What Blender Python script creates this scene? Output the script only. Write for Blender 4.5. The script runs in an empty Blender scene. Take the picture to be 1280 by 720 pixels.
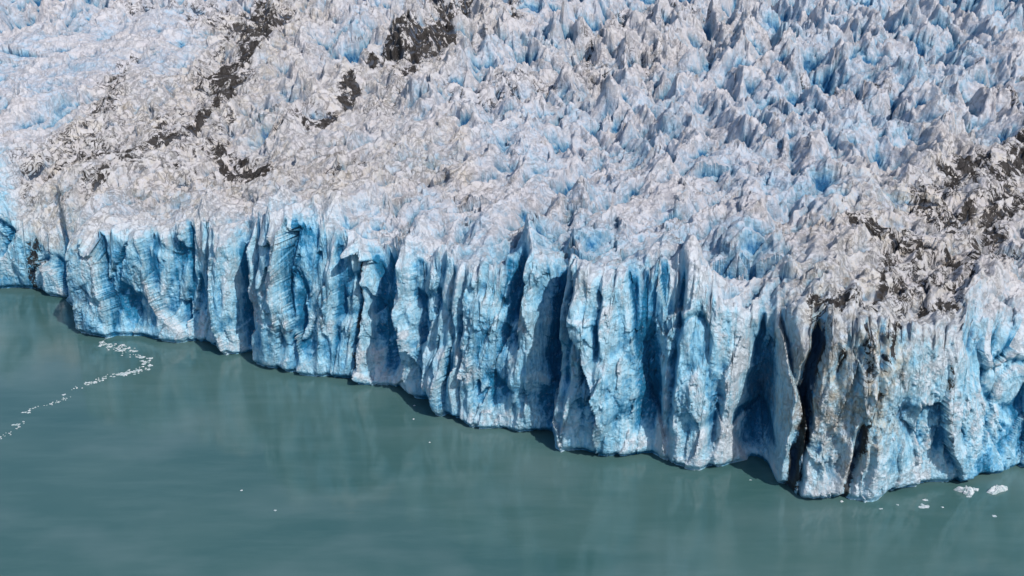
import bpy, math, random
import numpy as np
R = math.radians
C = bpy.context.scene.collection
F32 = np.float32

# ------------------------------------------------------------------ camera
CAM_H, PITCH, FPX = 178.0, R(20.0), 1372.0
cam_d = bpy.data.cameras.new('camera'); cam = bpy.data.objects.new('camera', cam_d); C.objects.link(cam)
cam.location = (0, 0, CAM_H); cam.rotation_euler = (R(90) - PITCH, 0, 0)
cam_d.sensor_width = 36; cam_d.lens = 36 * FPX / 1280; cam_d.clip_end = 6000; cam_d.clip_start = 1
bpy.context.scene.camera = cam

def ray(px, py):
    a = (px - 640) / FPX; b = (py - 360) / FPX
    return np.array([a, math.cos(PITCH) - b * math.sin(PITCH), -math.sin(PITCH) - b * math.cos(PITCH)])
def on_z(px, py, z=0.0):
    d = ray(px, py); t = (z - CAM_H) / d[2]
    return np.array([d[0] * t, d[1] * t])
def z_at_y(px, py, y):
    d = ray(px, py); return CAM_H + d[2] * y / d[1]

# ------------------------------------------------------------------ noise (numpy)
def _tab(seed, n=4096):
    r = np.random.RandomState(seed); return r
PERM = np.random.RandomState(7).permutation(4096).astype(np.int32)
GA = np.random.RandomState(8).rand(4096).astype(F32) * 2 * np.pi
GC, GS = np.cos(GA).astype(F32), np.sin(GA).astype(F32)
def hsh(ix, iy, seed):
    return PERM[(PERM[(ix + seed * 131) & 4095] + iy * 7 + seed * 17) & 4095]
def noise(x, y, seed=0):
    x = np.asarray(x, F32); y = np.asarray(y, F32)
    fx = np.floor(x); fy = np.floor(y); ix = fx.astype(np.int32); iy = fy.astype(np.int32)
    dx = x - fx; dy = y - fy
    u = dx*dx*dx*(dx*(dx*6-15)+10); v = dy*dy*dy*(dy*(dy*6-15)+10)
    def g(ax, ay):
        h = hsh(ix + ax, iy + ay, seed); return GC[h] * (dx - ax) + GS[h] * (dy - ay)
    a = g(0,0); b = g(1,0); c = g(0,1); d = g(1,1)
    return ((a + (b-a)*u) * (1-v) + (c + (d-c)*u) * v) * 1.5
def fbm(x, y, oct=4, seed=0, gain=.5, ridged=False):
    s = 0; a = 1.0; t = 0
    for k in range(oct):
        n = noise(x * 2.03**k + 3.1*k, y * 2.03**k - 1.7*k, seed + k)
        if ridged: n = 1 - 2*np.abs(n)
        s = s + a * n; t += a; a *= gain
    return s / t
RV = np.random.RandomState(9).rand(4096, 6).astype(F32)
def seracs(x, y, sc, seed, kfin=1.0, kx=2.6, ang0=0.0, angv=.7, asym=.35, want_id=False):
    """blocks of broken ice: the upper envelope of many tilted wedges, one per jittered cell"""
    X = x / sc; Y = y / sc; ix = np.floor(X).astype(np.int32); iy = np.floor(Y).astype(np.int32)
    best = np.full(X.shape, -1e9, F32); bid = np.zeros(X.shape, np.int32) if want_id else None
    for ox in (-1, 0, 1):
        for oy in (-1, 0, 1):
            h = hsh(ix + ox, iy + oy, seed); r = RV[h]
            cx = ix + ox + .1 + .8 * r[:, 0]; cy = iy + oy + .1 + .8 * r[:, 1]
            an = ang0 + (r[:, 2] - .5) * 2 * angv
            ca = np.cos(an); sa = np.sin(an)
            dx = X - cx; dy = Y - cy
            a = dx * ca + dy * sa; b = -dx * sa + dy * ca       # a across the blade, b along it
            v = 1.15 * r[:, 3] - np.abs(a) * kx * (1 + asym * np.sign(a) * (r[:, 4] - .3) * 2) - np.abs(b) * kfin * (1 + .5 * np.sign(b))
            v = np.minimum(v, r[:, 3]*1.15 - .10 + (r[:, 5]-.5) * a * .8)
            m = v > best; best = np.where(m, v, best)
            if want_id: bid = np.where(m, (ix + ox) * 1000 + iy + oy, bid)
    return (best, bid) if want_id else best
def blocks(x, y, sc, seed, tilt=1.0):
    """fractured ice: every jittered cell is its own tilted plane, with a step to its neighbours"""
    X = x / sc; Y = y / sc; ix = np.floor(X).astype(np.int32); iy = np.floor(Y).astype(np.int32)
    bd = np.full(X.shape, 1e9, F32); val = np.zeros(X.shape, F32)
    for ox in (-1, 0, 1):
        for oy in (-1, 0, 1):
            r = RV[hsh(ix + ox, iy + oy, seed)]
            dx = X - (ix + ox + .1 + .8*r[:, 0]); dy = Y - (iy + oy + .1 + .8*r[:, 1])
            d = np.abs(dx + .4*(r[:, 2]-.5)*dy) + np.abs(dy + .5*(r[:, 3]-.5)*dx)
            m = d < bd; bd = np.where(m, d, bd)
            val = np.where(m, (r[:, 4]-.5) + tilt*((r[:, 5]-.5)*dx + (r[:, 3]-.5)*dy)*1.6, val)
    return val
def sstep(a, b, x):
    t = np.clip((x - a) / (b - a), 0, 1); return t * t * (3 - 2 * t)
def gsm(a, s):
    n = int(s * 3); k = np.exp(-.5 * (np.arange(-n, n + 1) / s) ** 2); k /= k.sum()
    p = np.concatenate([2*a[0] - a[n:0:-1], a, 2*a[-1] - a[-2:-n-2:-1]]); return np.convolve(p, k, 'valid')

# ------------------------------------------------------------------ the front of the glacier, read off the shoreline
SHORE = [(-420,352),(-200,350),(-60,352),(-10,355),(30,360),(60,375),(84,388),(92,419),(150,428),(240,435),(262,440),(300,457),(335,467),
         (420,480),(500,500),(540,520),(575,534),(600,541),(690,552),(694,563),(730,574),(775,580),(820,576),(842,587),(880,590),
         (915,588),(938,590),(958,598),(968,612),(1000,623),(1050,624),(1100,628),(1160,620),(1280,597),(1400,575),(1600,560),(1800,548)]
W = np.array([on_z(*p) for p in SHORE])
seg = np.hypot(*np.diff(W, axis=0).T); L = np.concatenate([[0], np.cumsum(seg)])
ld = np.arange(0, L[-1], .5)
Wd = np.stack([np.interp(ld, L, W[:, 0]), np.interp(ld, L, W[:, 1])], 1)
Wpx = np.interp(ld, L, [p[0] for p in SHORE])
Fs = np.stack([gsm(Wd[:, 0], 60), gsm(Wd[:, 1], 60)], 1)
T = np.gradient(Fs, axis=0); T /= np.linalg.norm(T, axis=1)[:, None]
OUT = np.stack([T[:, 1], -T[:, 0]], 1)                                  # towards the water
OUT = np.stack([gsm(OUT[:, 0], 40), gsm(OUT[:, 1], 40)], 1); OUT /= np.linalg.norm(OUT, axis=1)[:, None]
Dm = np.zeros(len(Fs)); PXu = np.zeros(len(Fs))
for i in range(len(Fs)):                                              # offset of the true shore from the smoothed one
    rel = Wd - Fs[i]; along = rel[:, 0]*OUT[i,0] + rel[:, 1]*OUT[i,1]; side = rel[:, 0]*T[i,0] + rel[:, 1]*T[i,1]
    ok = (side[:-1] * side[1:] <= 0) & (np.abs(along[:-1]) < 60)
    if ok.any():
        j = np.where(ok)[0]; j = j[np.argmax(along[j])]; Dm[i] = along[j]; PXu[i] = Wpx[j]
    else: Dm[i] = Dm[i-1]; PXu[i] = PXu[i-1]
TOPLINE = [(-420,225),(-60,225),(0,232),(26,262),(40,283),(88,288),(94,282),(150,276),(240,270),(350,280),(440,284),(500,308),(560,318),(650,306),(740,322),
           (850,338),(900,372),(960,392),(1000,380),(1030,376),(1100,398),(1200,402),(1280,398),(1400,392),(1800,380)]
tx = [p[0] for p in TOPLINE]; ty = [p[1] + 11 for p in TOPLINE]
Hc0 = np.array([z_at_y(PXu[i], np.interp(PXu[i], tx, ty), Fs[i,1] + OUT[i,1]*(Dm[i]) + 7) for i in range(len(Fs))])
Hc0 = Hc0 + 7 * (1 - sstep(15, 40, PXu)); Hc0 = gsm(Hc0, 6)

DU = .36
Ltot = ld[-1]; nu = int(Ltot / DU)
u = np.linspace(0, len(Fs) - 1, nu)
ii = np.arange(len(Fs))
fx = np.interp(u, ii, Fs[:, 0]); fy = np.interp(u, ii, Fs[:, 1]); ox = np.interp(u, ii, OUT[:, 0]); oy = np.interp(u, ii, OUT[:, 1])
dm = np.interp(u, ii, Dm); pxu = np.interp(u, ii, PXu); hc = np.interp(u, ii, Hc0); um = u * .5      # um: metres along the front
def px2um(px): return float(np.interp(px, pxu, um))
keep = (pxu > -330) & (pxu < 1700)
k0 = np.argmax(keep); k1 = len(keep) - np.argmax(keep[::-1])
fx, fy, ox, oy, dm, pxu, hc, um = [a[k0:k1].astype(F32) for a in (fx, fy, ox, oy, dm, pxu, hc, um)]
nu = len(um)
Hmean = gsm(np.asarray(hc, float), 120).astype(F32)

# ------------------------------------------------------------------ the upper surface
rr = [0.0]; st = .4
while rr[-1] < 760:
    rr.append(rr[-1] + st); st = min(.36 + rr[-1] * .002, 1.5)
rr = np.array(rr, F32); nr = len(rr)
s = rr / rr[-1]
bx_ = np.interp(np.linspace(0, 1, nu), [0, 1], [-640, 640]).astype(F32); by_ = np.full(nu, 1130, F32)
X0 = fx[None] * (1 - s[:, None]) + bx_[None] * s[:, None]
Y0 = fy[None] * (1 - s[:, None]) + by_[None] * s[:, None]
RR = np.hypot(X0 - fx[None], Y0 - fy[None])

def wpts(pl, zlev=None):
    """picture positions of the dirt bands taken down onto the mean glacier surface"""
    out = []
    for (px, py) in pl:
        d = ray(px, py); t = 300.0
        while t < 1500:
            p = np.array([d[0]*t, d[1]*t]); z = CAM_H + d[2]*t
            if z < base_z_pt(p[0], p[1]): break
            t += 1.0
        out.append((p[0], p[1]))
    return out
def macro(x, y):
    m = 7.0 * noise(x/95, y/120, 41) + 4.0 * noise(x/45, y/60, 42)
    m = m + 16 * np.exp(-(((x-165)/45)**2 + ((y-600)/50)**2))            # the broad grey mound upper right
    m = m + 10 * np.exp(-(((x-330)/60)**2 + ((y-640)/60)**2))
    return m
def slope(r): return .045 * r + .00008 * r * r
def base_z_pt(x, y):
    j = np.argmin((fx - x) ** 2 + (fy - y) ** 2); r = math.hypot(fx[j]-x, fy[j]-y)
    j2 = j; h = Hmean[j2] * math.exp(-r/90) + 60 * (1 - math.exp(-r/90))
    return float(h + slope(r) + macro(np.array([x]), np.array([y]))[0])

x = X0.ravel(); y = Y0.ravel(); r_ = RR.ravel()
BASE = hc[None] * np.exp(-RR/30) + (1 - np.exp(-RR/30)) * (Hmean[None] * np.exp(-RR/90) + 60 * (1 - np.exp(-RR/90)))
BASE = BASE + slope(RR) + (macro(x, y).reshape(RR.shape)) * sstep(5, 60, RR)

# dirt bands: (points in the picture, half width in picture px, strength)
DIRT = [([(380,-30),(345,0),(335,25),(312,70),(290,108)], 15, 1.0), ([(345,15),(330,25)], 16, 1.0),
        ([(290,105),(270,140),(240,172)], 9, .85), ([(240,172),(200,200),(150,222),(110,238)], 8, .68), ([(225,190),(175,175),(120,215),(60,200)], 9, .5), ([(300,100),(250,120),(215,165)], 7, .5),
        ([(640,-25),(600,0),(572,28),(548,55),(500,72),(470,95)], 13, .95), ([(545,0),(560,40)], 9, .9), ([(478,92),(440,128),(412,150),(385,164)], 8, .95), ([(385,164),(340,190),(300,205)], 5, .6), ([(610,60),(560,72),(500,100)], 7, .75), ([(350,45),(390,20),(420,-20)], 7, .6), ([(660,0),(640,30),(600,50)], 6, .6),
        ([(268,196),(290,212),(330,222)], 9, 1.0), ([(160,90),(120,180),(30,210)], 20, .42),
        ([(1300,185),(1262,200),(1225,222),(1186,240),(1165,272)], 15, .95), ([(1290,250),(1250,290),(1215,320)], 12, .62),
        ([(1080,298),(1130,312),(1190,322)], 9, .72), ([(1165,345),(1190,395)], 8, .7), ([(1110,345),(1150,350)], 8, .6), ([(1030,385),(1075,362),(1100,355)], 7, .75),
        ([(1255,120),(1290,150)], 10, .7), ([(1010,85),(1050,100),(1100,115)], 10, .42), ([(820,80),(700,100),(560,130)], 12, .35),
        ([(880,20),(800,15),(730,60)], 9, .4), ([(160,15),(300,40),(240,10)], 10, .45), ([(1100,430),(1110,400)], 10, .8)]
TAN = [([(30,240),(200,235),(420,225),(560,210)], 26, .65), ([(340,40),(250,160),(120,215)], 60, .7), ([(600,20),(480,110),(300,215)], 50, .55),
       ([(1260,210),(1180,270),(1120,340),(1060,380)], 45, .75), ([(700,90),(900,60)], 30, .3), ([(0,300),(60,300)],12,.3)]
wxn = x + 8 * noise(x/30, y/40, 51) + 6 * noise(x/9, y/14, 53); wyn = y + 20 * noise(x/30, y/40, 52) + 12 * noise(x/9, y/14, 54)
def band_mask(bands, soft=1.0):
    out = np.zeros(x.shape, F32)
    for pl, hw, stg in bands:
        P = wpts(pl); best = np.full(x.shape, 1e9, F32)
        for (ax, ay), (bx, by) in zip(P[:-1], P[1:]):
            dx = bx-ax; dy = (by-ay)*.33; l2 = dx*dx + dy*dy + 1e-6
            qx = wxn-ax; qy = (wyn-ay)*.33
            t = np.clip((qx*dx + qy*dy)/l2, 0, 1)
            best = np.minimum(best, np.hypot(qx-dx*t, qy-dy*t))
        dist = math.hypot(np.mean([p[0] for p in P]), np.mean([p[1] for p in P]))
        hm = hw * dist / FPX * 1.02
        out = np.maximum(out, stg * np.clip(1.5 - best / hm * soft, 0, 1))
    return out
DIRTM = band_mask(DIRT); TANM = band_mask(TAN, .8)
fa_, fb_ = wpts([(330, 30), (120, 235)]); fl = np.array(fb_) - np.array(fa_); fl /= np.hypot(*fl)
al = x * fl[0] + y * fl[1]; ac = -x * fl[1] + y * fl[0]; ac = ac + 7 * noise(x/26, y/34, 141) + 2.5 * noise(x/8, y/9, 142)
streak = sstep(.38, .82, 1 - 2.2*np.abs(fbm(ac/17, al/95, 4, 143, .62)))
DIRTM = np.maximum(DIRTM * (.60 + .50*streak), .66 * streak * sstep(.3, .85, TANM) * sstep(-.1, .35, noise(x/40, y/70, 144)))
# smooth region of unbroken ice, upper left
smooth_c = wpts([(110, 70)])[0]
SMO = np.exp(-(((wxn - smooth_c[0]) / 95) ** 2 + ((wyn - smooth_c[1]) / 110) ** 2) ** 1.5)

wx = x + 3.4 * noise(x/17, y/17, 61) + 1.0 * noise(x/5, y/5, 63); wy = y + 4.0 * noise(x/17, y/17, 62) + 1.2 * noise(x/5, y/5, 64)
far = sstep(120, 420, r_)
frontz = 1 - sstep(70, 170, r_)                                        # long slanting blades near the edge, chunkier blocks behind
chop = sstep(-.35, .35, noise(x/60, y/75, 65)); chop2 = sstep(-.3, .3, noise(x/26, y/34, 66)); chop3 = sstep(-.3, .3, noise(x/40, y/48, 67))
xs1 = wx - .35 * wy; xs2 = wx - .6 * wy
S1, SID = seracs(xs1, wy, 32, 11, .8, 1.8, -.1, .5, .5, True)
def spikes(xa, yb, fin):
    A = seracs(xa + 8, yb*.85, 17.5, 12, .72*fin, 2.3, -.05, .6, .5)
    B = seracs(xa, yb*.8, 8.6, 13, .75*fin, 2.5, -.05, .6, .5)
    return A, B
A1, B1 = spikes(xs2, wy, .85); A2, B2 = spikes(wx + .1*wy, wy, 1.15)
S2 = A1 * frontz + A2 * (1 - frontz); S3 = B1 * frontz + B2 * (1 - frontz)
S4 = seracs(wx + 3, wy, 2.7, 14, 1.2, 2.0, -.2, 1.0, .3)
TOP = (np.maximum(S1, -1.3) * 15.0 * (.5 + .55*far) * (.7 + .6*chop) + np.maximum(S2, -1.2) * 9.4 * (.8 + .35 * far) * (.45 + .8*chop2)
       + np.maximum(S3, -1.1) * 3.4 * (.85 + .15*far) * (.35 + .9*chop3) + np.maximum(S4, -1) * .38)
rough = 1 - .86 * SMO
rough = rough * (1 - .30 * sstep(.3, .9, TANM) )
TOP = TOP * rough
TOP = TOP + SMO * (4.6 * fbm(x/48 + .3*noise(x/30, y/20, 76), y/17, 4, 71, .48, True) + 3.5 * blocks(wx, wy*1.4, 26, 37, 1.2) + 3.0 * noise(x/30, y/30, 75))
TOP = TOP + .5 * (1 - .6*SMO) * fbm(x/3.6, y/3.6, 3, 81, .5)
TOP = TOP + (2.1 * blocks(wx - .5*y, wy*.7, 8.0, 35, 1.5) * (1 + .4*far) + .6 * blocks(x - .3*y, y, 3.0, 36, 1.7)) * (1 - .75*SMO) - float(np.mean(TOP[r_ < 150])) - .8
TOP = TOP.reshape(RR.shape) * (.40 + .60 * sstep(0, 26, RR))
lipb = 5.5 * blocks(um, um*0 + 3, 7, 38, 1.0) + 3.0 * blocks(um, um*0 + 9, 3.1, 39, 1.0)
TOP = TOP + lipb[None] * np.exp(-RR/7)
lean = TOP * .22 * sstep(3, 30, RR)
ZT = BASE + TOP - 3.5 * np.exp(-RR / 2.5)

# ------------------------------------------------------------------ the calving face
GROOVES = [  # picture x at the water, half width m, depth m, from z, to z, slant m per m of height
    (66, 8, 12, -9, 90, .0), (160, 5, 4.5, -9, 30, -.22), (222, 1.6, 2.0, 15, 90, .05), (262, 2.5, 3, -9, 90, -.1), (296, 6, 12, -9, 90, -.05), (318, 2.2, 5, 10, 90, -.03), (362, 2, 4, -9, 48, .06), (404, 3.2, 3.5, -9, 42, .05),
    (432, 2.0, 5, -9, 90, .02), (470, 9, 11, -9, 90, -.04), (520, 4, 4, -9, 90, -.06), (566, 1.6, 3.5, -9, 90, .0), (610, 2, 4, 25, 90, .05), (634, 2.4, 5, 20, 90, -.02),
    (676, 6, 11, -9, 90, .02), (694, 2.2, 4, -9, 90, .06), (738, 1.5, 3, 20, 90, 0), (806, 5, 6, -9, 50, -.02), (830, 2, 5, -9, 90, .02), (882, 2.4, 4, -9, 45, .05), (918, 1.5, 4, 30, 90, .1),
    (938, 9, 13, -9, 62, .06), (984, 3.2, 9, -9, 90, .10), (1046, 3.0, 5, 32, 60, .05), (1052, 2.0, 5, -9, 34, .2), (1075, 1.4, 2.6, -9, 90, .05), (1190, 1.2, 2.4, 20, 50, .1)]
BULGE = [(110, 12, 3), (700, 6, 3), (860, 13, 5), (1010, 9, 5), (1085, 11, 2), (590, 12, 2), (370, 10, 3), (-20, 22, 11), (1040, 14, 3)]
nf = 205
tt = np.linspace(0, 1, nf, endpoint=False).astype(F32)
def face_disp(U, Z):
    """how far the ice stands out from (+) or back of (-) the smooth front, at U metres along it and Z metres up"""
    sh = U.shape; U = U.ravel(); Z = Z.ravel()
    pxl = np.interp(U, um, pxu)
    calm = np.maximum(sstep(92, 110, pxl) * sstep(285, 250, pxl), 1.25*sstep(1085, 1125, pxl)) * .72
    calm = np.maximum(calm, .5 * sstep(-.05, .3, noise(U/42, Z*0 + 9, 89)))
    Uw = U + 11 * noise(U/45, Z/200, 90) + 2.4 * noise(U/16, Z/30, 91) + .5 * noise(U/5, Z/9, 92); Zw = Z + 6 * noise(U/12, Z/20, 93)
    f0 = seracs(Uw, Zw*.11 + 3, 19, 24, .8, 1.5, .05, .25, .6)
    d = 5.2 * (1 - calm) * np.maximum(f0, -1) - 1.5 * calm + 3.0 * (np.abs(noise(Uw/26, Zw/160, 94))) ** .75
    d += 1.0 * (1 - calm) * np.abs(noise(Uw/9 + 5, Zw/60, 95)) ** .9
    d += 5.6 * blocks(Uw + .14*Z, Zw*.26, 18, 31, 1.5) + 1.5 * blocks(Uw - .18*Z, Zw*.34, 6, 32, 1.6) + (.5 * blocks(U + .15*Z, Z*.4, 2.6, 33, 1.4) + .25*blocks(U, Z*.7, 1.2, 34, 1.4)) * (.35 + 1.1*sstep(0, .3, noise(U/13, Z/17, 88)))
    d += .3 * fbm(Uw/2.2, Zw/5.0, 3, 97, .55)
    f1 = seracs(Uw, Zw*.24, 9, 21, .9, 1.3, .1, .4, .6); f2 = seracs(Uw, Zw*.33, 4.2, 22, 1.0, 1.3, .15, .5, .6); f3 = seracs(Uw, Zw*.55, 1.7, 23, 1.1, 1.2, 0, 1.2, .4)
    d += 2.2 * (1 - .9*calm) * np.maximum(f1, -1) + .7 * np.maximum(f2, -1) + .25 * np.maximum(f3, -1)
    # calved hollows: scooped conchoidal scars
    sc = noise(U/15, Z/22, 98); d -= 2.4 * sstep(.05, .42, sc) * (1 - .4*sstep(.3,.7,sc))
    rub = sstep(-.1, .4, noise(U/18, Z/16, 99) + .25 - Z/90)                     # crumbled, powdery ice low on the face
    d += rub * .55 * fbm(U/1.1, Z/1.1, 3, 101, .6)
    d -= 5.0
    for (px, hw, dep, z0, z1, sl) in GROOVES:
        z0 = -60 if z0 < 0 else z0; z1 = 200 if z1 > 85 else z1
        c = px2um(px)
        a = np.abs(U + 1.2*noise(Z/9, Z*0+px, 103) - (c + sl*Z)) / hw
        d -= dep * np.clip(1.15 - a, 0, 1.0) ** .8 * sstep(z0, z0+22, Z) * (1 - sstep(z1-22, z1+2, Z))
    d = (d + 3) * (.42 + .58 * sstep(0, 16, Z)) - 3
    for (px, hw, dep) in BULGE:
        d += dep * np.exp(-((U - px2um(px)) / hw) ** 2)
    zt = np.clip(Z / 62, 0, 1.3); d -= 5.0 * np.clip(zt - .68, 0, 1) ** 1.5 * 4
    d -= Z * (.09 + .05*noise(U/30, Z*0, 104))
    nk = .5 + .8 * noise(U/14, Z*0, 105)
    d -= np.clip(nk + .25, 0, 1) * 3.4 * np.exp(-(np.maximum(Z - .2, 0) / 1.5) ** 2)       # melt notch at the waterline
    return d.reshape(sh)
U2 = np.broadcast_to(um[None], (nf, nu))
ZF = -3 + (ZT[0][None] + 3) * tt[:, None]
DF = face_disp(U2, ZF)
Dtop = face_disp(um[None], ZT[0][None])[0]
jit = .5
XF = fx[None] + ox[None] * (dm[None] + DF); YF = fy[None] + oy[None] * (dm[None] + DF)
dec = np.exp(-RR / 26)
Dlow = gsm(np.asarray(Dtop, float), 9).astype(F32)
DTT = dec * (dm + Dlow)[None] + np.exp(-RR/2.2) * (Dtop - Dlow)[None]
XT = X0 + ox[None] * (DTT + lean); YT = Y0 + oy[None] * (DTT + lean)
# clefts bite down into the edge
ZT = ZT - np.clip(-(Dlow + 10), 0, 12)[None] * 1.1 * np.exp(-RR/9)
ZF = -3 + (ZT[0][None] + 3) * tt[:, None]

X = np.concatenate([XF, XT]); Y = np.concatenate([YF, YT]); Z = np.concatenate([ZF, ZT])
nrow = nf + nr

# ------------------------------------------------------------------ ice properties per vertex, with blue shade tinted into the hollows
def blur(a, n):
    for ax in (0, 1):
        c = np.cumsum(np.concatenate([np.repeat(np.take(a, [0], ax), n+1, ax), a, np.repeat(np.take(a, [-1], ax), n, ax)], ax), axis=ax, dtype=np.float64)
        lo = [slice(None)]*2; hi = [slice(None)]*2
        lo[ax] = slice(0, a.shape[ax]); hi[ax] = slice(2*n+1, 2*n+1+a.shape[ax])
        a = ((c[tuple(hi)] - c[tuple(lo)]) / (2*n+1)).astype(F32)
    return a
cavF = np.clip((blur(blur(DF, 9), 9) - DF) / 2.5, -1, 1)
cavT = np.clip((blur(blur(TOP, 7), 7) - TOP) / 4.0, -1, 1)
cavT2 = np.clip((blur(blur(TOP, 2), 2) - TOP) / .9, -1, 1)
edge = np.exp(-RR/14)
xx = x; yy = y
bl = fbm(xx/38, yy/55, 3, 111)
blueT = .36 + .55 * np.clip(cavT, 0, 1) + (.55*bl).reshape(RR.shape) - .15*np.clip(-cavT, 0, 1) + .10*sstep(-100, 300, X0) - .35 * TANM.reshape(RR.shape) - .55*DIRTM.reshape(RR.shape)  # hollows coloured bluer, for deep ice and for their blue shade
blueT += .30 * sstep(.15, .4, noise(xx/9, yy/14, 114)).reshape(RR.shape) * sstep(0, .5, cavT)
blueT = blueT * (1 - .3*edge)
Zrel = ZF / np.maximum(ZT[0][None], 1)
UU, ZZ = U2.ravel(), ZF.ravel()
blF = fbm(UU/16, ZZ/26, 4, 121, .55).reshape(ZF.shape)
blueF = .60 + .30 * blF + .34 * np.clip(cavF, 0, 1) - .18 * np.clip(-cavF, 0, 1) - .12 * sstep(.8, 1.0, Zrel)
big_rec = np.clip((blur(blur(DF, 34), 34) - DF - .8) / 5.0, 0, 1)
blueF += .55 * big_rec  # broad recesses painted bluer: shadow tint on top of less weathered ice
PX2 = np.broadcast_to(pxu[None], ZF.shape)
blueF -= .14 * sstep(720, 1000, PX2)
blueF += .2 * sstep(1150, 1250, PX2) * sstep(.6, .2, Zrel)
rubF = sstep(.0, .35, (noise(UU/18, ZZ/16, 99) + .22 - ZZ/100 + .5*fbm(UU/4, ZZ/5, 3, 123)).reshape(ZF.shape))
blueF -= .20 * rubF
tanF = 1.7 * np.exp(-((PX2 - 1045 - 25*noise(UU/10, ZZ/14, 125).reshape(ZF.shape)) / 70) ** 2) * sstep(.0, .7, Zrel + .25*noise(UU/8, ZZ/10, 126).reshape(ZF.shape))
tanF += .45 * sstep(.86, 1.0, Zrel + .1*noise(UU/7, ZZ/9, 127).reshape(ZF.shape)) * np.exp(-((PX2 - 100) / 40) ** 2)
tanF += .35 * np.exp(-((PX2 - 100)/9)**2)
dF = np.zeros(ZF.shape, F32)  # dark face streaks: dirt, and shade painted into the crevices
for px, hw, sl, z0, z1, stg in [(986, 2.2, .10, 0, 80, 1.0), (1035, 1.2, .0, 40, 62, .6), (1075, 1.6, -.05, 40, 80, .7),  (1190, .8, -.1, 25, 45, .5), (1052, 1.3, .22, -5, 50, .7), (432, .8, .02, -5, 60, .7), (88, 2.2, 0, -5, 70, .9), (1110, 1.0, -.05, 45, 80, .8), (50, 1.5, 0, 10, 70, .6), (40, 3.5, .1, -5, 60, .6)]:
    c = px2um(px); a = np.abs(U2 + (1.5*noise(UU*0 + ZZ/7, ZZ*0 + px, 131)).reshape(ZF.shape) - c - sl*ZF) / hw
    dF = np.maximum(dF, stg * np.clip(1.4 - a, 0, 1) * sstep(z0-3, z0+3, ZF) * (1 - sstep(z1-6, z1, ZF)))
blueF -= .42 * rubF * 0
ef = np.exp(-RR / 7)
blueT = blueT * (1 - ef) + blueF[-1][None] * ef
lobe = (1 - sstep(20, 50, np.broadcast_to(pxu[None], RR.shape))) * np.exp(-(RR/45)**2)
blueT = blueT * (1 - lobe) + (.6 + .3*bl.reshape(RR.shape)) * lobe; DIRTM = (DIRTM.reshape(RR.shape) * (1 - lobe)).ravel(); TANM = (TANM.reshape(RR.shape) * (1 - lobe)).ravel()
tz = band_mask([([(1030,385),(1100,400)], 25, .8)]).reshape(RR.shape)
blue = np.concatenate([blueF, blueT]); dirt = np.concatenate([dF, DIRTM.reshape(RR.shape)])
tan = np.concatenate([tanF, np.maximum(np.maximum(TANM.reshape(RR.shape), tz*.6), np.clip(tanF[-1], 0, 1)[None] * np.exp(-RR/12))])
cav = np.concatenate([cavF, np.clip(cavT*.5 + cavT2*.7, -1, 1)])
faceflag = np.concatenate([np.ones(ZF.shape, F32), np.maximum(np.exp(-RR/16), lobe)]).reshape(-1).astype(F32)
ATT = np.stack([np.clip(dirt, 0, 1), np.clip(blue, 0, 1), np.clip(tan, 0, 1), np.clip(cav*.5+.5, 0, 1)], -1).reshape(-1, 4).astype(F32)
V = np.stack([X, Y, Z], -1).reshape(-1, 3).astype(F32)

# ------------------------------------------------------------------ materials
def nt(name):
    m = bpy.data.materials.new(name); m.use_nodes = True; t = m.node_tree; t.nodes.clear(); return m, t
class N:
    def __init__(s, t): s.t = t
    def n(s, kind, **kw):
        o = s.t.nodes.new(kind)
        for k, v in kw.items():
            if k == 'inp':
                for a, b in v.items():
                    if isinstance(b, bpy.types.NodeSocket): s.t.links.new(b, o.inputs[a])
                    else: o.inputs[a].default_value = b
            else: setattr(o, k, v)
        return o
    def math(s, op, a, b=0.0, c=None, clamp=False):
        i = {0: a, 1: b}
        if c is not None: i[2] = c
        return s.n('ShaderNodeMath', operation=op, use_clamp=clamp, inp=i).outputs[0]
    def mix(s, f, a, b):
        return s.n('ShaderNodeMix', data_type='RGBA', inp={0: f, 6: a, 7: b}).outputs[2]
    def rng(s, v, a, b, c=0.0, d=1.0):
        return s.n('ShaderNodeMapRange', inp={0: v, 1: a, 2: b, 3: c, 4: d}).outputs[0]
    def noise(s, vec, scale, detail=4, rough=.55, dist=0.0):
        return s.n('ShaderNodeTexNoise', inp={'Vector': vec, 'Scale': scale, 'Detail': detail, 'Roughness': rough, 'Distortion': dist}).outputs[0]
    def mapv(s, vec, sc, rot=(0,0,0)):
        return s.n('ShaderNodeMapping', inp={0: vec, 3: sc, 2: rot}).outputs[0]

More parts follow.
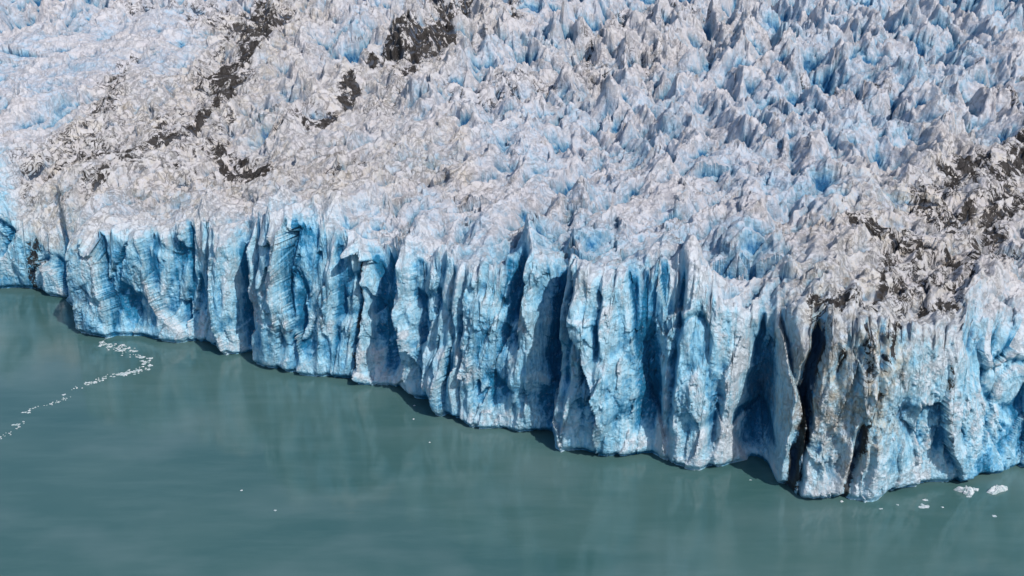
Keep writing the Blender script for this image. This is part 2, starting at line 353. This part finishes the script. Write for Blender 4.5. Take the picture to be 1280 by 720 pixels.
def ice_material(name='glacier_ice', debris=False):
    m, t = nt(name); g = N(t)
    geo = g.n('ShaderNodeNewGeometry'); pos = geo.outputs['Position']
    at = g.n('ShaderNodeAttribute', attribute_name='ice'); sp = g.n('ShaderNodeSeparateColor', inp={0: at.outputs['Color']})
    dirt, blue, tan, cav = sp.outputs[0], sp.outputs[1], sp.outputs[2], at.outputs['Alpha']
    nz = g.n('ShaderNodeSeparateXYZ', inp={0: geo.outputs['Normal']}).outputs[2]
    strv = g.mapv(pos, (1, 1, .13), (0, R(9), 0))
    st1 = g.noise(strv, .9, 5, .62, .6); st2 = g.noise(strv, .25, 4, .6, .4)
    iso = g.noise(pos, .55, 6, .65, .3); big = g.noise(pos, .05, 3, .5); fine = g.noise(pos, 2.2, 4, .7)
    # clear blue ice against weathered white ice, plus painted blue shade
    b = g.math('ADD', blue, g.math('MULTIPLY', g.math('SUBTRACT', st1, .5), .55))
    b = g.math('ADD', b, g.math('MULTIPLY', g.math('SUBTRACT', st2, .5), .7))
    b = g.math('ADD', b, g.math('MULTIPLY', g.math('SUBTRACT', iso, .5), .5))
    b = g.math('SUBTRACT', b, g.math('MULTIPLY', g.math('SUBTRACT', nz, .45), .32))  # steep faces bluer: cleaner ice, and blue shade put into the colour
    ramp = g.n('ShaderNodeValToRGB', inp={0: b}); cr = ramp.color_ramp
    cr.elements[0].position = .08; cr.elements[0].color = (.63, .69, .74, 1)
    cr.elements[1].position = 1.0; cr.elements[1].color = (.02, .19, .36, 1)
    for p, c in ((.28, (.55, .64, .71, 1)), (.48, (.42, .645, .77, 1)), (.68, (.27, .555, .73, 1)), (.86, (.12, .38, .61, 1))):
        e = cr.elements.new(p); e.color = c
    fresh = g.n('ShaderNodeAttribute', attribute_name='fresh').outputs['Fac']
    r2 = g.n('ShaderNodeValToRGB', inp={0: b}); c2 = r2.color_ramp
    c2.elements[0].position = .05; c2.elements[0].color = (.61, .59, .60, 1)
    c2.elements[1].position = 1.05; c2.elements[1].color = (.035, .16, .33, 1)
    for p, c in ((.25, (.54, .55, .59, 1)), (.45, (.44, .52, .61, 1)), (.65, (.29, .45, .565, 1)), (.85, (.14, .32, .48, 1))):
        e = c2.elements.new(p); e.color = c
    col = g.mix(fresh, r2.outputs[0], ramp.outputs[0])
    # powdery white flecks
    fl = g.rng(g.noise(pos, .8, 6, .75), .56, .68)
    col = g.mix(g.math('MULTIPLY', fl, .32), col, (.70, .71, .74, 1))
    # warm grey grime
    tn = g.math('MULTIPLY', tan, g.rng(g.noise(pos, .35, 5, .65), .36, .62), clamp=True)
    col = g.mix(g.math('MULTIPLY', tn, .85), col, g.mix(g.rng(big, .42, .6), (.42, .40, .36, 1), (.52, .445, .33, 1)))
    # lavender/rose dust on the flatter, weathered ice
    col = g.mix(g.math('MULTIPLY', g.rng(g.noise(pos, .12, 4, .6), .45, .65), g.math('MULTIPLY', g.math('SUBTRACT', 1.0, b, clamp=True), g.math('MULTIPLY', g.math('SUBTRACT', 1.0, fresh), .30))), col, (.47, .42, .44, 1))
    # thin dark dirt along cracks
    wv = g.mapv(pos, (1, .6, .8))
    rid = g.math('ABSOLUTE', g.math('SUBTRACT', g.noise(wv, .16, 7, .68, .8), .5))
    line = g.rng(rid, 0.0, .035, 1, 0)
    where = g.rng(g.noise(pos, .033, 3, .5), .42, .62)
    amt = g.math('ADD', g.math('MULTIPLY', where, g.rng(fresh, 0, 1, .35, .06)), g.math('ADD', g.math('MULTIPLY', tan, .5), g.math('MULTIPLY', dirt, .8)))
    amt = g.math('MULTIPLY', amt, g.math('SUBTRACT', 1.1, g.math('MULTIPLY', blue, 1.1), clamp=True))
    col = g.mix(g.math('MULTIPLY', line, amt, clamp=True), col, (.07, .065, .065, 1))
    # debris: black rock dust, patchy; also the painted shade of face crevices
    patch = g.math('ADD', g.math('MULTIPLY', dirt, .84), g.math('MULTIPLY', g.math('SUBTRACT', g.noise(wv, .16, 10, .74, 1.2), .5), 2.8))
    patch = g.math('ADD', patch, g.math('MULTIPLY', line, .35))
    patch = g.math('ADD', patch, g.math('MULTIPLY', g.math('SUBTRACT', cav, .5), .5))
    pd = g.math('MULTIPLY', g.rng(patch, .47, .60), g.rng(dirt, .08, .3), clamp=True)
    dcol = g.mix(fine, (.008, .008, .010, 1), (.060, .050, .042, 1))
    col = g.mix(g.math('MULTIPLY', pd, .95), col, dcol)
    # depth of the cracks: shade painted darker and bluer into the hollows
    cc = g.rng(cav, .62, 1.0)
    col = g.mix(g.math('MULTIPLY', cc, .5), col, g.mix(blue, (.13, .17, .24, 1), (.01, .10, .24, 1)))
    h = g.math('ADD', g.math('MULTIPLY', st1, .9), g.math('ADD', g.math('MULTIPLY', iso, .8), g.math('MULTIPLY', fine, .28)))
    vor = g.n('ShaderNodeTexVoronoi', inp={'Vector': g.mapv(pos, (1, 1, .45)), 'Scale': .7}); vor.feature = 'F1'
    h = g.math('ADD', h, g.math('MULTIPLY', vor.outputs[0], .45))
    h = g.math('SUBTRACT', h, g.math('MULTIPLY', line, .25))
    bump = g.n('ShaderNodeBump', inp={'Strength': .85, 'Distance': 1.2, 'Height': h})
    rgh = g.rng(iso, .3, .7, .38, .75)
    p = g.n('ShaderNodeBsdfPrincipled', inp={'Base Color': col, 'Roughness': g.math('MAXIMUM', rgh, g.math('MULTIPLY', pd, .8)), 'Normal': bump.outputs[0], 'IOR': 1.31, 'Specular IOR Level': .3})
    o = g.n('ShaderNodeOutputMaterial'); t.links.new(p.outputs[0], o.inputs[0])
    return m
ICE = ice_material()

def floe_material():
    m, t = nt('floating_ice'); g = N(t)
    pos = g.n('ShaderNodeNewGeometry').outputs['Position']
    n = g.noise(pos, 1.1, 5, .65)
    col = g.mix(g.rng(n, .4, .62), (.26, .36, .37, 1), (.62, .62, .64, 1))
    bump = g.n('ShaderNodeBump', inp={'Strength': .6, 'Distance': .3, 'Height': g.noise(pos, 2.5, 4, .6)})
    p = g.n('ShaderNodeBsdfPrincipled', inp={'Base Color': col, 'Roughness': .5, 'Normal': bump.outputs[0]})
    o = g.n('ShaderNodeOutputMaterial'); t.links.new(p.outputs[0], o.inputs[0]); return m
FLOE = floe_material()

def water_material():
    m, t = nt('glacial_water'); g = N(t)
    pos = g.n('ShaderNodeNewGeometry').outputs['Position']
    a = g.noise(g.mapv(pos, (1, 1.6, 1), (0, 0, R(12))), .011, 4, .55, .1)
    b = g.noise(g.mapv(pos, (.35, 1.6, 1), (0, 0, R(-8))), .09, 5, .6, .1)
    col = g.mix(g.rng(a, .35, .65), (.042, .105, .102, 1), (.068, .134, .127, 1))
    col = g.mix(g.math('MULTIPLY', g.rng(b, .45, .7), .22), col, (.115, .19, .185, 1))
    sh = g.noise(g.mapv(pos, (1, 1.2, 1), (0, 0, R(12))), .022, 3, .55, .15)
    col = g.mix(g.math('MULTIPLY', g.rng(sh, .5, .74), .35), col, (.14, .205, .205, 1))  # pale sheen patches painted into the water colour
    w1 = g.noise(g.mapv(pos, (.55, 1.5, 1), (0, 0, R(-6))), .55, 4, .6, .3)
    w2 = g.noise(g.mapv(pos, (.5, 1.6, 1), (0, 0, R(10))), .12, 3, .5)
    w3 = g.noise(g.mapv(pos, (.5, 1.5, 1)), 1.6, 3, .6)
    h = g.math('ADD', g.math('MULTIPLY', w3, .035), g.math('ADD', g.math('MULTIPLY', w1, .10), g.math('MULTIPLY', w2, .22)))
    calm = g.rng(g.noise(g.mapv(pos, (.7, 1.3, 1)), .02, 4, .6, .8), .38, .62, .12, 1.15)
    bump = g.n('ShaderNodeBump', inp={'Strength': g.math('MULTIPLY', calm, .36), 'Distance': .8, 'Height': h})
    p = g.n('ShaderNodeBsdfPrincipled', inp={'Base Color': col, 'Roughness': g.rng(a, .35, .65, .05, .16), 'Normal': bump.outputs[0], 'IOR': 1.333, 'Specular IOR Level': .62})
    o = g.n('ShaderNodeOutputMaterial'); t.links.new(p.outputs[0], o.inputs[0]); return m
WAT = water_material()

# ------------------------------------------------------------------ object helpers
def tag(o, label=None, cat=None, group=None, kind=None):
    if label: o['label'] = label
    if cat: o['category'] = cat
    if group: o['group'] = group
    if kind: o['kind'] = kind
    return o
def grid_part(name, quads, parent, label=None, kind=None):
    """one mesh object out of the quads of the glacier surface that belong to it"""
    if len(quads) == 0: return None
    used, inv = np.unique(quads, return_inverse=True); inv = inv.reshape(-1).astype(np.int32)
    me = bpy.data.meshes.new(name); me.vertices.add(len(used)); me.loops.add(len(inv)); me.polygons.add(len(quads))
    me.vertices.foreach_set('co', V[used].ravel()); me.loops.foreach_set('vertex_index', inv)
    me.polygons.foreach_set('loop_start', np.arange(0, len(inv), 4, dtype=np.int32)); me.polygons.foreach_set('loop_total', np.full(len(quads), 4, np.int32))
    me.update(); me.validate()
    at = me.attributes.new('ice', 'FLOAT_COLOR', 'POINT'); at.data.foreach_set('color', ATT[used].ravel())
    fa = me.attributes.new('fresh', 'FLOAT', 'POINT'); fa.data.foreach_set('value', faceflag[used])
    me.polygons.foreach_set('use_smooth', np.ones(len(quads), bool)); me.materials.append(ICE)
    o = bpy.data.objects.new(name, me); C.objects.link(o); o.parent = parent; o.location = [-c for c in parent.location]
    return tag(o, label, kind=kind)

glacier = bpy.data.objects.new('glacier', None); C.objects.link(glacier)
jm = int(np.argmin(np.abs(pxu - 640))); glacier.location = (float(X[8, jm]), float(Y[8, jm]) + 20, 0)
tag(glacier, 'huge blue and white tidewater glacier with a sheer cracked ice cliff along the water', 'glacier')

gi = np.arange(nrow * nu).reshape(nrow, nu)
Q = np.stack([gi[:-1, :-1], gi[:-1, 1:], gi[1:, 1:], gi[1:, :-1]], -1)      # (nrow-1, nu-1, 4)
part = np.zeros(Q.shape[:2], np.int32)
# 1..: buttresses of the cliff, split at the great clefts
CUT = [20, 90, 160, 262, 306, 404, 432, 500, 566, 634, 683, 738, 820, 900, 955, 986, 1052, 1110, 1190]
cu = np.array([px2um(p) for p in CUT]); SL = np.array([0,0,-.1,-.1,-.04,.03,.02,-.05,0,0,.04,0,.0,.02,.06,.10,.15,0,.05])
nb = nf - 1
bid = np.zeros((nb, nu - 1), np.int32)
for c, sl in zip(cu, SL): bid += (um[None, :-1] > c + sl * ZF[:-1, :-1]).astype(np.int32)
part[:nb] = 1 + bid
# top: debris bands, smooth slope, single seracs near the edge, the rest one field
rc = RR[:-1, :-1]; dmk = DIRTM.reshape(RR.shape)[:-1, :-1]; smk = SMO.reshape(RR.shape)[:-1, :-1]; sid = SID.reshape(RR.shape)[:-1, :-1]
vis = (pxu[None, :-1] > -40) & (pxu[None, :-1] < 1330)
tp = np.full(rc.shape, 1000, np.int32)
near = rc < 150
ids, cnt = np.unique(sid[near & (dmk < .5) & (smk < .5) & (np.abs(X0[:-1, :-1]) < .47 * Y0[:-1, :-1])], return_counts=True)
dist_c = {}
flat = sid.ravel(); order = np.argsort(flat, kind='stable'); fs = flat[order]
st_ = np.searchsorted(fs, ids); en_ = np.searchsorted(fs, ids, side='right')
cand = []
Xc, Yc = X0[:-1, :-1].ravel(), Y0[:-1, :-1].ravel()
for i, a, b_, n_ in zip(ids, st_, en_, cnt):
    q = order[a:b_]; d = math.hypot(float(Xc[q].mean()), float(Yc[q].mean()))
    if n_ > 60: cand.append((n_ / d ** 1.5, int(i)))
cand.sort(reverse=True); cand = [c[1] for c in cand[:100]]
for k, i in enumerate(cand): tp[(sid == i)] = 2000 + k
tp[smk > .5] = 1001
comp = band = None
BANDS = [(-1e9, -90), (-90, 60), (60, 1e9)]
for k, (a, b_) in enumerate(BANDS):
    tp[(dmk > .55) & (X0[:-1, :-1] > a) & (X0[:-1, :-1] <= b_) & (tp < 2000)] = 1010 + k
def pieces(mask):
    """the connected pieces of a patch of quads, largest first"""
    r0, r1 = np.where(mask.any(1))[0][[0, -1]]; c0, c1 = np.where(mask.any(0))[0][[0, -1]]
    m = np.pad(mask[r0:r1+1, c0:c1+1], 1); lab = np.where(m, np.arange(m.size).reshape(m.shape) + 1, 0)
    for _ in range(4000):
        n = lab.copy()
        for ax in (0, 1):
            n = np.maximum(n, np.where(m, np.roll(n, 1, ax), 0)); n = np.maximum(n, np.where(m, np.roll(n, -1, ax), 0))
        if (n == lab).all(): break
        lab = n
    k, c = np.unique(lab[m], return_counts=True); o = np.argsort(-c)
    res = []
    for i in o:
        z = np.zeros(mask.shape, bool); z[r0:r1+1, c0:c1+1] = (lab == k[i])[1:-1, 1:-1]; res.append((z, int(c[i])))
        if len(res) > 5: break
    return res
for v in [q for q in np.unique(tp) if q >= 1001]:
    mk = tp == v; cs = pieces(mk); tp[mk] = 1000
    if v >= 2000 or v == 1001: tp[cs[0][0]] = v
    else:
        for k, (z, n_) in enumerate(cs):
            if n_ > 500: tp[z] = 1010 + (v - 1010) * 10 + k
part[nb:nb+1] = 1000 + 0
part[nf:] = tp[:nrow - 1 - nf] if tp.shape[0] >= nrow - 1 - nf else tp
part[nf-1] = part[nf]
pf = part.ravel(); Qf = Q.reshape(-1, 4); od = np.argsort(pf, kind='stable'); ps = pf[od]
vals, st_ = np.unique(ps, return_index=True); st_ = list(st_) + [len(ps)]
BL = {17: 'pale buttress stained tan and streaked with black dirt', 16: 'dirt stained pillar beside the black cleft'}
DL = ['black debris streak across the upper left ice', 'black debris streak in the upper middle', 'black debris patches above the stained cliff on the right']
for k, v in enumerate(vals):
    qs = Qf[od[st_[k]:st_[k+1]]]
    if v < 900: grid_part('ice_buttress', qs, glacier, BL.get(int(v)))
    elif v == 1000: grid_part('serac_field', qs, glacier, kind='stuff')
    elif v == 1001: grid_part('ice_slope', qs, glacier, 'smoother unbroken ice crossed by thin blue cracks')
    elif v < 1100: grid_part('debris_band', qs, glacier, DL[(int(v) - 1010) // 10])
    else: grid_part('serac', qs, glacier)

# ------------------------------------------------------------------ water
me = bpy.data.meshes.new('water'); me.from_pydata([(-2500, -600, 0), (2500, -600, 0), (2500, 3000, 0), (-2500, 3000, 0)], [], [(0, 1, 2, 3)])
me.materials.append(WAT); wo = bpy.data.objects.new('water', me); C.objects.link(wo); tag(wo, kind='structure')

# ------------------------------------------------------------------ floating ice
rnd = random.Random(5)
def chunk_mesh(name, lx, ly, h, seed, n=7, jag=.35):
    """an irregular slab: wavy outline, lumpy top, sunk into the water"""
    r = random.Random(seed); k = 18; rad = []
    ph = [(r.random()*6.28, r.uniform(.3, 1)) for _ in range(4)]
    for i in range(k):
        a = i*2*math.pi/k; v = 1 + jag*sum(w*math.sin((j+2)*a + p) for j, (p, w) in enumerate(ph))*.35 + r.uniform(-.08, .08)*jag*2
        rad.append(max(.35, v))
    vs = []; fs = []; rings = [(1.02, -.35), (1.06, -.02), (.97, .30), (.70, .75), (.36, .95)]
    for (q, z) in rings:
        for i in range(k):
            a = i*2*math.pi/k; zz = z*h*(1 + (r.uniform(-.45, .45) if z > .2 else 0))
            vs.append((math.cos(a)*rad[i]*q*lx/2, math.sin(a)*rad[i]*q*ly/2, zz))
    for j in range(len(rings)-1):
        for i in range(k):
            fs.append((j*k+i, j*k+(i+1) % k, (j+1)*k+(i+1) % k, (j+1)*k+i))
    vs.append((0, 0, h*r.uniform(.7, 1.1))); c = len(vs)-1; j = len(rings)-1
    for i in range(k): fs.append((j*k+i, j*k+(i+1) % k, c))
    me = bpy.data.meshes.new(name); me.from_pydata(vs, [], fs); me.materials.append(FLOE); return me
def place(o, px, py, rz=0):
    p = on_z(px, py); o.location = (float(p[0]), float(p[1]), 0); o.rotation_euler = (0, 0, rz); C.objects.link(o); return o

# two large pieces by the right end of the cliff
o = place(bpy.data.objects.new('ice_floe', chunk_mesh('ice_floe', 7.4, 3.0, 1.3, 3, jag=.35)), 1247, 613, R(24))
tag(o, 'largest white ice floe, long and low, adrift at the right edge of the photo', 'ice floe')
o = place(bpy.data.objects.new('ice_floe', chunk_mesh('ice_floe', 4.2, 4.0, 1.5, 11, jag=.8)), 1208, 615, R(0))
tag(o, 'jagged dirty white ice floe touching the foot of the cliff at right', 'ice floe')
o = place(bpy.data.objects.new('ice_floe', chunk_mesh('ice_floe', 3.2, 1.8, .35, 12, jag=.6)), 1217, 612, R(15))
tag(o, 'thin flat white tail of ice between the jagged floe and the largest floe', 'ice floe')
SM = [(1211,620.5,1.8,1.6,.12,'small submerged pale patch of ice just below the jagged floe'), (1155,633,3.4,3.2,.10,'flat pale green floating ice sheet below the tan patch of the cliff foot'),
      (1157,625,2.0,1.3,.25,'small white ice bit between the flat pale sheet and the cliff'), (1178,634,1.0,.9,.2,'tiny white ice bit right of the flat pale sheet'),
      (1122,631,.9,.8,.2,'tiny white ice bit by the cliff left of the flat pale sheet'), (1101,636,1.3,.9,.1,'faint sliver of ice off the pale buttress foot'),
      (1243,645,1.8,1.4,.08,'lone faint ice sliver in open water below the largest floe'), (1052,627,1.3,.9,.35,'small white ice bit below the dirty pillar with the black cleft'), (938,600,.8,.7,.2,'tiny ice bit in the shadowed bay left of the dirty pillar'),
      (518,507,.9,.7,.25,'tiny white ice bit in the shadow under the middle of the cliff'), (517,524,.9,.7,.25,'tiny white ice bit in open water below the middle of the cliff'), (537,553,.8,.7,.2,'tiny faint ice bit in open water left of centre'),
      (302,613,.9,.8,.2,'tiny faint ice bit alone in the lower left open water'), (344,638,1.0,.8,.2,'tiny faint ice bit nearest the bottom edge of the water')]
for (px, py, a, b_, h, lab) in SM:
    o = place(bpy.data.objects.new('ice_chunk', chunk_mesh('ice_chunk', a*.8, b_*.8, h*.8, int(px), jag=.6)), px, py, rnd.uniform(-.4, .4)); tag(o, lab, 'ice chunk')

# the winding line of brash ice at the left
protos = [chunk_mesh('brash_chunk', 1, 1, .3, 100+i, jag=.7) for i in range(6)]
LINE = [(125,429,3,3),(140,433,6,4),(155,437,8,5),(170,443,8,5),(180,449,8,4),(186,454,6,4),(182,460,7,4),(172,464,8,3),(160,467,5,2),(148,468,2,1.5),(136,470,3,1.5),(122,477,5,2),(110,479,2,2),(95,486,6,3),(90,491,4,3),
        (78,500,3,2),(66,505,4,1.5),(50,508,4,1.5),(38,510,4,3),(33,518,5,4),(28,527,5,4),(18,537,4,3),(10,542,4,3),(0,548,3,3),(-14,556,4,3)]
cum = [0]
for a, b_ in zip(LINE[:-1], LINE[1:]): cum.append(cum[-1] + math.hypot(a[0]-b_[0], a[1]-b_[1]))
for k in range(280):
    q = rnd.random(); tq = (cum[-1] * q * .5) if k % 2 else cum[-1] * q
    wd = [np.interp(tq, cum, [l[c] for l in LINE]) for c in range(4)]
    px = wd[0] + rnd.gauss(0, 1)*wd[2]*.6; py = wd[1] + rnd.gauss(0, 1)*wd[3]*.55
    py = max(py, float(np.interp(px, [p[0] for p in SHORE], [p[1] for p in SHORE])) + 3)
    sz = .8 * min(1.9, .3 + rnd.expovariate(1/.38)) * (1.2 if tq < cum[9] else .85)
    o = place(bpy.data.objects.new('ice_chunk', protos[k % 6]), px, py, rnd.uniform(-.6, .6)); o.scale = (sz*rnd.uniform(1, 1.7), sz*rnd.uniform(.6, 1.1), rnd.uniform(.5, 1.0))
    tag(o, 'small white bit of ice in the winding line of brash drifting left of the cliff', 'ice chunk', 'bits of ice in the winding brash line')

# ------------------------------------------------------------------ light
w = bpy.data.worlds.new('World'); bpy.context.scene.world = w; w.use_nodes = True; t = w.node_tree
sky = t.nodes.new('ShaderNodeTexSky'); sky.sky_type = 'NISHITA'; sky.sun_disc = False
EL, AZ = R(49), R(141)                      # AZ measured clockwise from +Y
sky.sun_elevation = EL; sky.sun_rotation = AZ
hs = t.nodes.new('ShaderNodeHueSaturation'); hs.inputs['Saturation'].default_value = 1.15
t.links.new(sky.outputs[0], hs.inputs['Color']); t.links.new(hs.outputs[0], t.nodes['Background'].inputs[0]); t.nodes['Background'].inputs[1].default_value = .14
sd = bpy.data.lights.new('sun', 'SUN'); sd.energy = 3.8; sd.angle = R(.5); sd.color = (1, .955, .89)
so = bpy.data.objects.new('sun', sd); C.objects.link(so); so.location = (200, -100, 400)
so.rotation_euler = (math.pi/2 - EL, 0, math.pi - AZ)
sc = bpy.context.scene
sc.view_settings.view_transform = 'Standard'; sc.view_settings.look = 'None'; sc.view_settings.exposure = 0
sc.cycles.max_bounces = 6; sc.cycles.use_denoising = True
